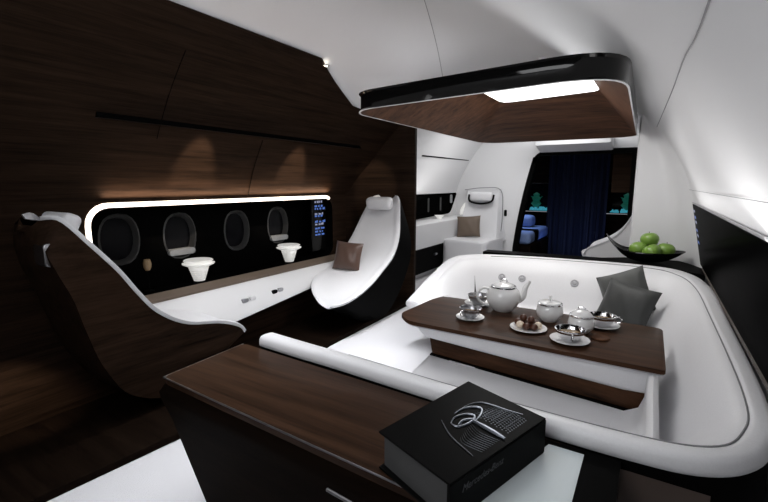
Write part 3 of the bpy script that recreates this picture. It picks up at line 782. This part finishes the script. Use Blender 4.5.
bm = bmesh.new(); grid(bm, [rng(o1, 2.109), rng(inn, 2.40)], closed=True); pth(t, 'walnut_lining', bm, M['wood_canopy'], angle=20)
bm = bmesh.new(); grid(bm, [rng(top_, 2.24), rng([(p[0]*1.0, p[1]) for p in inn], 2.44)], closed=True); bm.faces.new([bm.verts.new(p) for p in rng(inn, 2.44)]); pth(t, 'back_shell', bm, M['white'], angle=20)
bm = bmesh.new(); vs = [bm.verts.new(p) for p in rng(inn, 2.405)]; bm.faces.new(vs); pth(t, 'light_panel', bm, M['panel'], smooth=False)
bm = bmesh.new(); box(bm, (-1.1, 4.7, 2.43), (-.8, 4.9, 2.95)); pth(t, 'hanger', bm, M['white'], smooth=False)
# small downlights
def downlight(name, loc, label, r=.02):
    d = thing(name, loc, label, 'downlight')
    bm = bmesh.new(); lathe(bm, [(r, 0), (r*1.4, .0), (r*1.4, -.008), (r, -.010)], n=20); link('housing', bm, M['chrome'], d)
    bm = bmesh.new(); lathe(bm, [(0, -.004), (r, -.004)], n=16); link('lens', bm, M['bulb'], d)
downlight('downlight', (-2.535, 3.10, 2.63), 'small warm downlight at the upper corner of the walnut wall', .024)

# ------------------------------------------------------------------ rear zone
# wall band beyond the bulkhead
t = thing('window_band', (-3.3, 6.6, .9), 'short black window band in the white rear left wall', 'window band')
bm = bmesh.new(); prism(bm, roundpoly([(5.2, .99), (7.72, 1.05), (8.0, 1.40), (7.98, 1.43), (5.2, 1.43)], [.02, .12, .04, .04, .02]), 'x', -3.34, -3.30); pth(t, 'dark_glass', bm, M['glass'], smooth=False)
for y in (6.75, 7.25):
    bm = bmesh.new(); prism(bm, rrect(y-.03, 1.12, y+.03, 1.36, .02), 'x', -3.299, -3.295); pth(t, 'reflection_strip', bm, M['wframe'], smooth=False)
bm = bmesh.new(); prism(bm, rrect(7.68, 1.24, 7.76, 1.40, .03), 'x', -3.299, -3.285); pth(t, 'window_shade', bm, M['wshade'], smooth=False)
vt = thing('ribbed_vase', (-3.20, 7.0, .992), 'small white vase on the rear white ledge beyond the bulkhead', 'vase')
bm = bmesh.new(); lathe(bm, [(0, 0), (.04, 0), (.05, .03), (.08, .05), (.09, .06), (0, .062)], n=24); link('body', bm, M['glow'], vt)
t = thing('side_cabinet', (-3.2, 6.6, 0), 'white rear ledge above a dark cabinet along the far left wall', 'cabinet')
bm = bmesh.new(); prism(bm, [(-3.335, .55), (-3.335, .99), (-3.14, .985), (-3.10, .95), (-3.14, .60), (-3.16, .55)], 'y', 5.12, 8.08); pth(t, 'ledge', bm, M['white'], angle=50)
bm = bmesh.new(); prism(bm, [(-3.335, .12), (-3.335, .548), (-3.17, .548), (-3.2, .12)], 'y', 5.12, 8.08); pth(t, 'body', bm, M['black'], smooth=False)
bm = bmesh.new(); tube(bm, [(-3.14, 6.7, .40), (-3.14, 6.78, .40)], .02, 10); pth(t, 'knob', bm, M['steel'])
bm = bmesh.new(); grid(bm, [[(-3.34, y, 0), (-3.34, y, 1.0), (-3.335, y, 1.5)] for y in (5.0, 6, Y1)]); struct('wall_left_rear', bm, M['ceil'], smooth=False)
bm = bmesh.new(); xv = prof_x_left(2.02); tube(bm, [(xv+.01, 6.05, 2.03), (xv+.01, 8.0, 2.05)], .012, 6); struct('trim_10', bm, M['black'])
# rear bulkhead with door opening
outer = [(-3.36, 0)]+[(x, z) for x, z in ARC[::-1] if z > 1.4]+[(.45, 1.0), (.45, 0)]
dooro = roundpoly([(-2.14, 0.004), (-2.19, .35), (-2.09, 1.3), (-1.86, 2.18), (-.26, 2.18), (-.26, .004)], [.01, .1, .8, .22, .05, .01], 10)
bm = bmesh.new(); hole_plate(bm, outer, [dooro], lambda p: (p[0], Y1, p[1]))
struct('wall_rear', bm, M['ceil'])
bm = bmesh.new()
di = [(p[0]+.085*(1 if p[0] < -1.2 else -1), min(p[1], 2.10)) for p in dooro]
grid(bm, [[(a[0], Y1-.02, a[1]), (b[0], Y1-.02, b[1]), (b[0], Y1+.12, b[1]), (a[0], Y1+.12, a[1])] for a, b in zip(dooro, di)], closed=True, caps=True)
o = struct('door_1', bm, M['black'])
bm = bmesh.new(); prism(bm, [(Y1-.45, 2.24), (Y1-.02, 2.15), (Y1-.02, 2.36), (Y1-.5, 2.40)], 'x', -1.78, -.62, .03); struct('trim_11', bm, M['white'], angle=40)
bm = bmesh.new(); prism(bm, [(-.62, 1.46), (-.27, 1.46), (-.27, 2.15), (-.62, 2.15)], 'y', Y1+.13, Y1+.17); struct('wall_bedroom_panel', bm, M['bulkhead_wood'], smooth=False)
# door switch
bm = bmesh.new(); prism(bm, rrect(-2.37, 1.0, -2.32, 1.12, .02), 'y', Y1-.015, Y1-.002, .003); tag(rooted(link('wall_switch', bm, M['black']), (-2.345, Y1-.005, 1.06)), 'small dark switch plate on the white wall beside the doorway', 'switch')
# seat built into rear bulkhead
t = thing('lounge_chair', (-2.78, 7.7, 0), 'white built-in armchair in front of the rear wall left of doorway', 'chair')
bm = bmesh.new(); rows = []
for k in range(13):
    u = k/12; z = .55+.95*u; w = .44-.10*u-.02*math.sin(PI*u); y = 7.62+.42*u**.8
    rows.append([(-2.76-w, y+.06, z), (-2.76-w*.9, y-.02, z), (-2.76-w*.5, y+.03, z), (-2.76, y+.05, z), (-2.76+w*.5, y+.03, z), (-2.76+w*.9, y-.02, z), (-2.76+w, y+.06, z), (-2.76+w, 8.09, z), (-2.76-w, 8.09, z)])
grid(bm, rows, closed=True, caps=True); pth(t, 'backrest', bm, M['leather'], angle=60)
bm = bmesh.new(); prism(bm, roundpoly([(-3.17, 7.05), (-2.37, 7.05), (-2.30, 7.9), (-3.22, 7.9)], [.12, .12, .05, .05]), 'z', .0, .62, .05, 4); pth(t, 'seat', bm, M['leather'], angle=60)
bm = bmesh.new(); box(bm, (-2.98, 7.84, 1.27), (-2.54, 8.0, 1.45), .07, 5); pth(t, 'headrest', bm, M['leather'], angle=60)
bm = bmesh.new(); tube(bm, smooth([(-3.0, 7.90, 1.40), (-2.97, 7.86, 1.28), (-2.76, 7.86, 1.235), (-2.55, 7.86, 1.28), (-2.52, 7.90, 1.40)], 16), .018, 8); pth(t, 'headrest_bracket', bm, M['black'])
bm = bmesh.new(); tube(bm, smooth([(-3.12, 7.98, 1.49), (-2.76, 8.0, 1.53), (-2.42, 7.98, 1.49), (-2.33, 7.85, 1.1), (-2.30, 7.7, .75)], 20), .008, 6); pth(t, 'piping', bm, M['seam'])
bm = bmesh.new(); box(bm, (-2.62, 7.3, .622), (-2.34, 7.34, .64), .005); bm.free()
o = link('cushion', pillow_mesh(.44, .40, .14), M['taupe']); o.location = (-2.88, 7.60, .82); o.rotation_euler = (math.radians(-16), math.radians(-4), math.radians(8))
tag(o, 'taupe cushion on the built-in armchair at the rear wall', 'cushion')
# curved light in wall niche left of that chair
bm = bmesh.new(); P = smooth([(-3.19, 7.97, 1.0), (-3.15, 8.0, 1.12), (-3.11, 8.04, 1.25)], 8); tube(bm, P, [.01, .03, .04, .045, .045, .04, .03, .02, .01], 10)
tag(rooted(link('wall_lamp', bm, M['glow']), (-3.15, 8.0, 1.12)), 'small glowing oval wall lamp left of the built-in armchair', 'wall lamp')

# white lounge seat right, half hidden by the partition
st3 = [((-.05, 5.75, 1.62), (-.05, 6.35, 1.62), (.10, 1.6), .0), ((-.12, 5.73, 1.42), (-.12, 6.37, 1.42), (.12, 1.4), .0), ((-.20, 5.72, 1.22), (-.20, 6.38, 1.22), (.12, 1.2), .0),
       ((-.29, 5.71, 1.06), (-.29, 6.38, 1.06), (.1, .9), .0), ((-.40, 5.71, .95), (-.40, 6.38, .95), (.08, .6), .02), ((-.52, 5.72, .88), (-.52, 6.37, .88), (0, .3), .04),
       ((-.62, 5.74, .83), (-.62, 6.36, .83), (-.1, .0), .05), ((-.67, 5.76, .76), (-.67, 6.34, .76), (-.25, .0), .08), ((-.66, 5.8, .70), (-.66, 6.3, .70), (-.45, .3), .05)]
t3 = lounge('lounge_chair', 'white curved lounge seat facing left, half hidden behind the fruit bowl partition', st3, 'white', None, body='x')

# bedroom beyond the doorway
YB = 10.6
bm = bmesh.new(); prism(bm, [(-3.2, 1.62), (.6, 1.62), (.6, 2.7), (-3.2, 2.7)], 'y', YB, YB+.05); struct('wall_bedroom_upper', bm, M['bulkhead_wood'], smooth=False)
bm = bmesh.new(); prism(bm, [(-3.2, 0), (.6, 0), (.6, .95), (-3.2, .95)], 'y', YB, YB+.05); struct('wall_bedroom_lower', bm, M['wood_dark'], smooth=False)
bm = bmesh.new(); prism(bm, [(-3.2, .95), (.6, .95), (.6, 1.62), (-3.2, 1.62)], 'y', YB+.25, YB+.3); struct('wall_bedroom_niche', bm, M['gloss'], smooth=False)
bm = bmesh.new(); box(bm, (-3.3, 8.3, 2.3), (.7, 10.9, 2.36)); struct('ceiling_bedroom', bm, M['ceil'], smooth=False)
bm = bmesh.new(); box(bm, (-3.3, 8.13, 0), (-3.25, 10.9, 2.3)); struct('wall_bedroom_left', bm, M['wood_dark'], smooth=False)
bm = bmesh.new(); box(bm, (.62, 8.13, 0), (.67, 10.9, 2.3)); struct('wall_bedroom_right', bm, M['wood_dark'], smooth=False)
bm = bmesh.new(); box(bm, (-3.25, 8.13, .001), (.62, 10.6, .02)); struct('trim_12', bm, M['wood_dark'], smooth=False)
def sculpt(x, label):
    t = thing('lit_sculpture', (x, YB+.12, .98), label, 'sculpture', 'teal lit sculptures in the bedroom niche')
    bm = bmesh.new(); rnd = random.Random(int(x*100))
    for k in range(14):
        a = rnd.uniform(0, 6.28); r = rnd.uniform(.02, .26); 
        lathe(bm, [(0, 0), (.05, 0), (.055, .02), (.03, rnd.uniform(.03, .09)), (0, rnd.uniform(.04, .1))], (r*1.3*math.cos(a), .08*math.sin(a), 0), 10)
    link('glowing_stones', bm, M['teal'], t)
    bm = bmesh.new(); lathe(bm, [(0, .05), (.05, .08), (.12, .16), (.07, .22), (.10, .28), (.06, .34), (.08, .38), (.0, .43)], n=14)
    for a in (0, 1.2, 2.5, 3.6, 5): tube(bm, [(0, 0, .2), (.09*math.cos(a), .03*math.sin(a), .3), (.14*math.cos(a), .03*math.sin(a), .33)], [.02, .015, .005], 6)
    link('figure', bm, M['green'], t)
sculpt(-2.38, 'green and cyan lit sculpture seen left of the navy curtain')
sculpt(-.48, 'green and cyan lit sculpture seen right of the navy curtain')
bm = bmesh.new(); rows = []
for z in [0.02, .6, 1.2, 1.8, 2.29]:
    rows.append([(-2.02+1.20*i/110, 10.2+.035*math.sin(i*.62)+.012*math.sin(i*1.7), z) for i in range(111)])
grid(bm, rows); tag(rooted(link('curtain', bm, M['curtain'], angle=80), (-1.4, 10.2, 0)), 'dark navy pleated curtain hanging in the bedroom doorway', 'curtain')
t = thing('bed', (-2.45, 9.3, 0), 'bed with blue lit bedding seen through left side of doorway', 'bed')
bm = bmesh.new(); box(bm, (-3.2, 8.5, .02), (-1.95, 10.4, .42), .03); pth(t, 'base', bm, M['wood_dark'])
bm = bmesh.new(); box(bm, (-3.15, 8.55, .42), (-1.98, 10.3, .66), .09, 4); pth(t, 'duvet', bm, M['bed'])
bm = bmesh.new(); box(bm, (-2.9, 9.6, .66), (-2.2, 10.0, .92), .11, 4); pth(t, 'pillow', bm, M['bed'])
bm = bmesh.new(); box(bm, (-3.17, 8.95, .45), (-1.96, 9.25, .68), .05, 3); pth(t, 'throw', bm, M['black'])

# ------------------------------------------------------------------ lights
def area(name, loc, size, power, col=(1, 1, 1), target=None, shape='RECTANGLE', spread=180):
    l = bpy.data.lights.new(name, 'AREA'); l.energy = power; l.color = col; l.shape = shape; l.size = size[0]; l.size_y = size[1]; l.spread = math.radians(spread)
    o = bpy.data.objects.new(name, l); C.objects.link(o); o.location = loc
    if target: o.rotation_euler = (Vector(target)-Vector(loc)).to_track_quat('-Z', 'Y').to_euler()
    return o
def spot(name, loc, target, power, ang, blend=.6, col=(1, .84, .68), r=.02):
    l = bpy.data.lights.new(name, 'SPOT'); l.energy = power; l.color = col; l.spot_size = math.radians(ang); l.spot_blend = blend; l.shadow_soft_size = r
    o = bpy.data.objects.new(name, l); C.objects.link(o); o.location = loc; o.rotation_euler = (Vector(target)-Vector(loc)).to_track_quat('-Z', 'Y').to_euler(); return o
area('canopy_lamp', (-.95, 3.9, 2.38), (.8, 1.0), 15, (1, .98, .96), (-.95, 3.95, 0))
area('right_cove_lamp', (.06, 2.2, 1.42), (3.6, .12), 5.2, (1, .98, .97), (-.5, 2.0, 2.8))
area('front_fill', (-.7, 1.1, 2.78), (1.6, .3), 6, (.96, .98, 1), (-.6, 1.75, 0), spread=100)  # added overhead fill, brightens the near seat shaded by the table
area('ceiling_fill', (-1.0, -.7, 2.36), (2.0, .7), 30, (.97, .98, 1), (-.6, 1.9, 3.0))  # added upward fill behind the camera, lifts the ceiling brightness
area('canopy_top_fill', (-1.15, 3.3, 2.50), (2.6, .12), 2.3, (1, 1, 1), (-.1, 2.9, 2.62))  # added fill above the canopy, lightens the ceiling to its right
area('aisle_fill', (-2.10, 2.9, 2.68), (.25, 3.0), 24, (.97, .98, 1), (-2.15, 2.6, 0), spread=75)  # downward fill added to whiten the aisle carpet, no real fixture
area('aisle_fill_front', (-1.95, .6, 2.7), (.25, 1.2), 3.5, (.97, .98, 1), (-2.0, .8, 0), spread=60)  # further added fill for the carpet at front left
area('right_wall_fill', (.12, 2.2, 1.43), (3.6, .04), 2.0, (1, .99, .98), (.31, 2.2, 1.56))  # added fill in mid-air for the wall above the band, no physical lamp
area('niche_lamp', (XW+.05, 2.8, 1.50), (2.5, .05), 8, (1, .76, .56), (XW-.05, 2.8, 2.2))
spot('wall_wash_left', (-2.55, 2.24, 2.20), (-3.30, 2.24, 1.64), 75, 31, .6)
spot('wall_wash_right', (-2.55, 3.37, 2.20), (-3.30, 3.37, 1.64), 75, 31, .6)
spot('wall_wash_bulkhead', (-2.62, 4.2, 2.3), (-3.1, 4.75, 1.6), 22, 36, .6)
spot('chair_fill', (-2.1, 3.1, 2.6), (-2.85, 4.0, .7), 26, 42, .8, (1, .98, .96), .06)  # fill added to brighten the upholstery of the bulkhead chair
spot('floor_wash', (-2.9, .70, .75), (-3.33, .95, .16), 22, 50, .8)
spot('table_fill', (-.4, 1.0, 2.72), (-.55, 2.75, .6), 48, 62, .8, (1, .99, .98), .12)  # added frontal fill on pots, fascia and near seat, not a real fitting
area('rear_lamp', (-2.3, 6.6, 2.5), (1.0, 2.0), 24, (1, .99, .98), (-2.6, 6.8, 0))
area('rear_cove', (-2.8, 6.7, 1.40), (.3, 1.6), 2.5, (1, .98, .96), (-2.9, 6.6, 2.6))
area('door_header_fill', (-1.2, 7.3, 2.6), (1.0, .2), 8, (1, 1, 1), (-1.2, 7.9, 2.1))  # extra light added to brighten the white header over the doorway
area('bedroom_lamp', (-2.6, 9.3, 2.2), (.5, .8), 7, (.5, .65, 1), (-2.6, 9.3, 0), spread=90)
area('bedroom_curtain_lamp', (-1.3, 9.3, .35), (1.0, .1), 2.5, (.25, .4, 1), (-1.3, 10.2, .6))
w = bpy.data.worlds.new('cabin_ambient'); S.world = w; w.use_nodes = True
w.node_tree.nodes['Background'].inputs[0].default_value = (.85, .9, 1, 1); w.node_tree.nodes['Background'].inputs[1].default_value = .25

# ------------------------------------------------------------------ camera
F = 430.; H = 1.6
yaw = math.atan(271/math.hypot(F, 67)); pit = math.atan(67/F)
cd = bpy.data.cameras.new('camera'); cam = bpy.data.objects.new('camera', cd); C.objects.link(cam)
cd.sensor_width = 36; cd.lens = 36*F/768; cd.clip_start = .05
cam.location = (0, 0, H); cam.rotation_euler = (PI/2-pit, 0, yaw)
S.camera = cam
S.view_settings.view_transform = 'Standard'; S.view_settings.look = 'None'; S.view_settings.exposure = .22; S.view_settings.gamma = 1
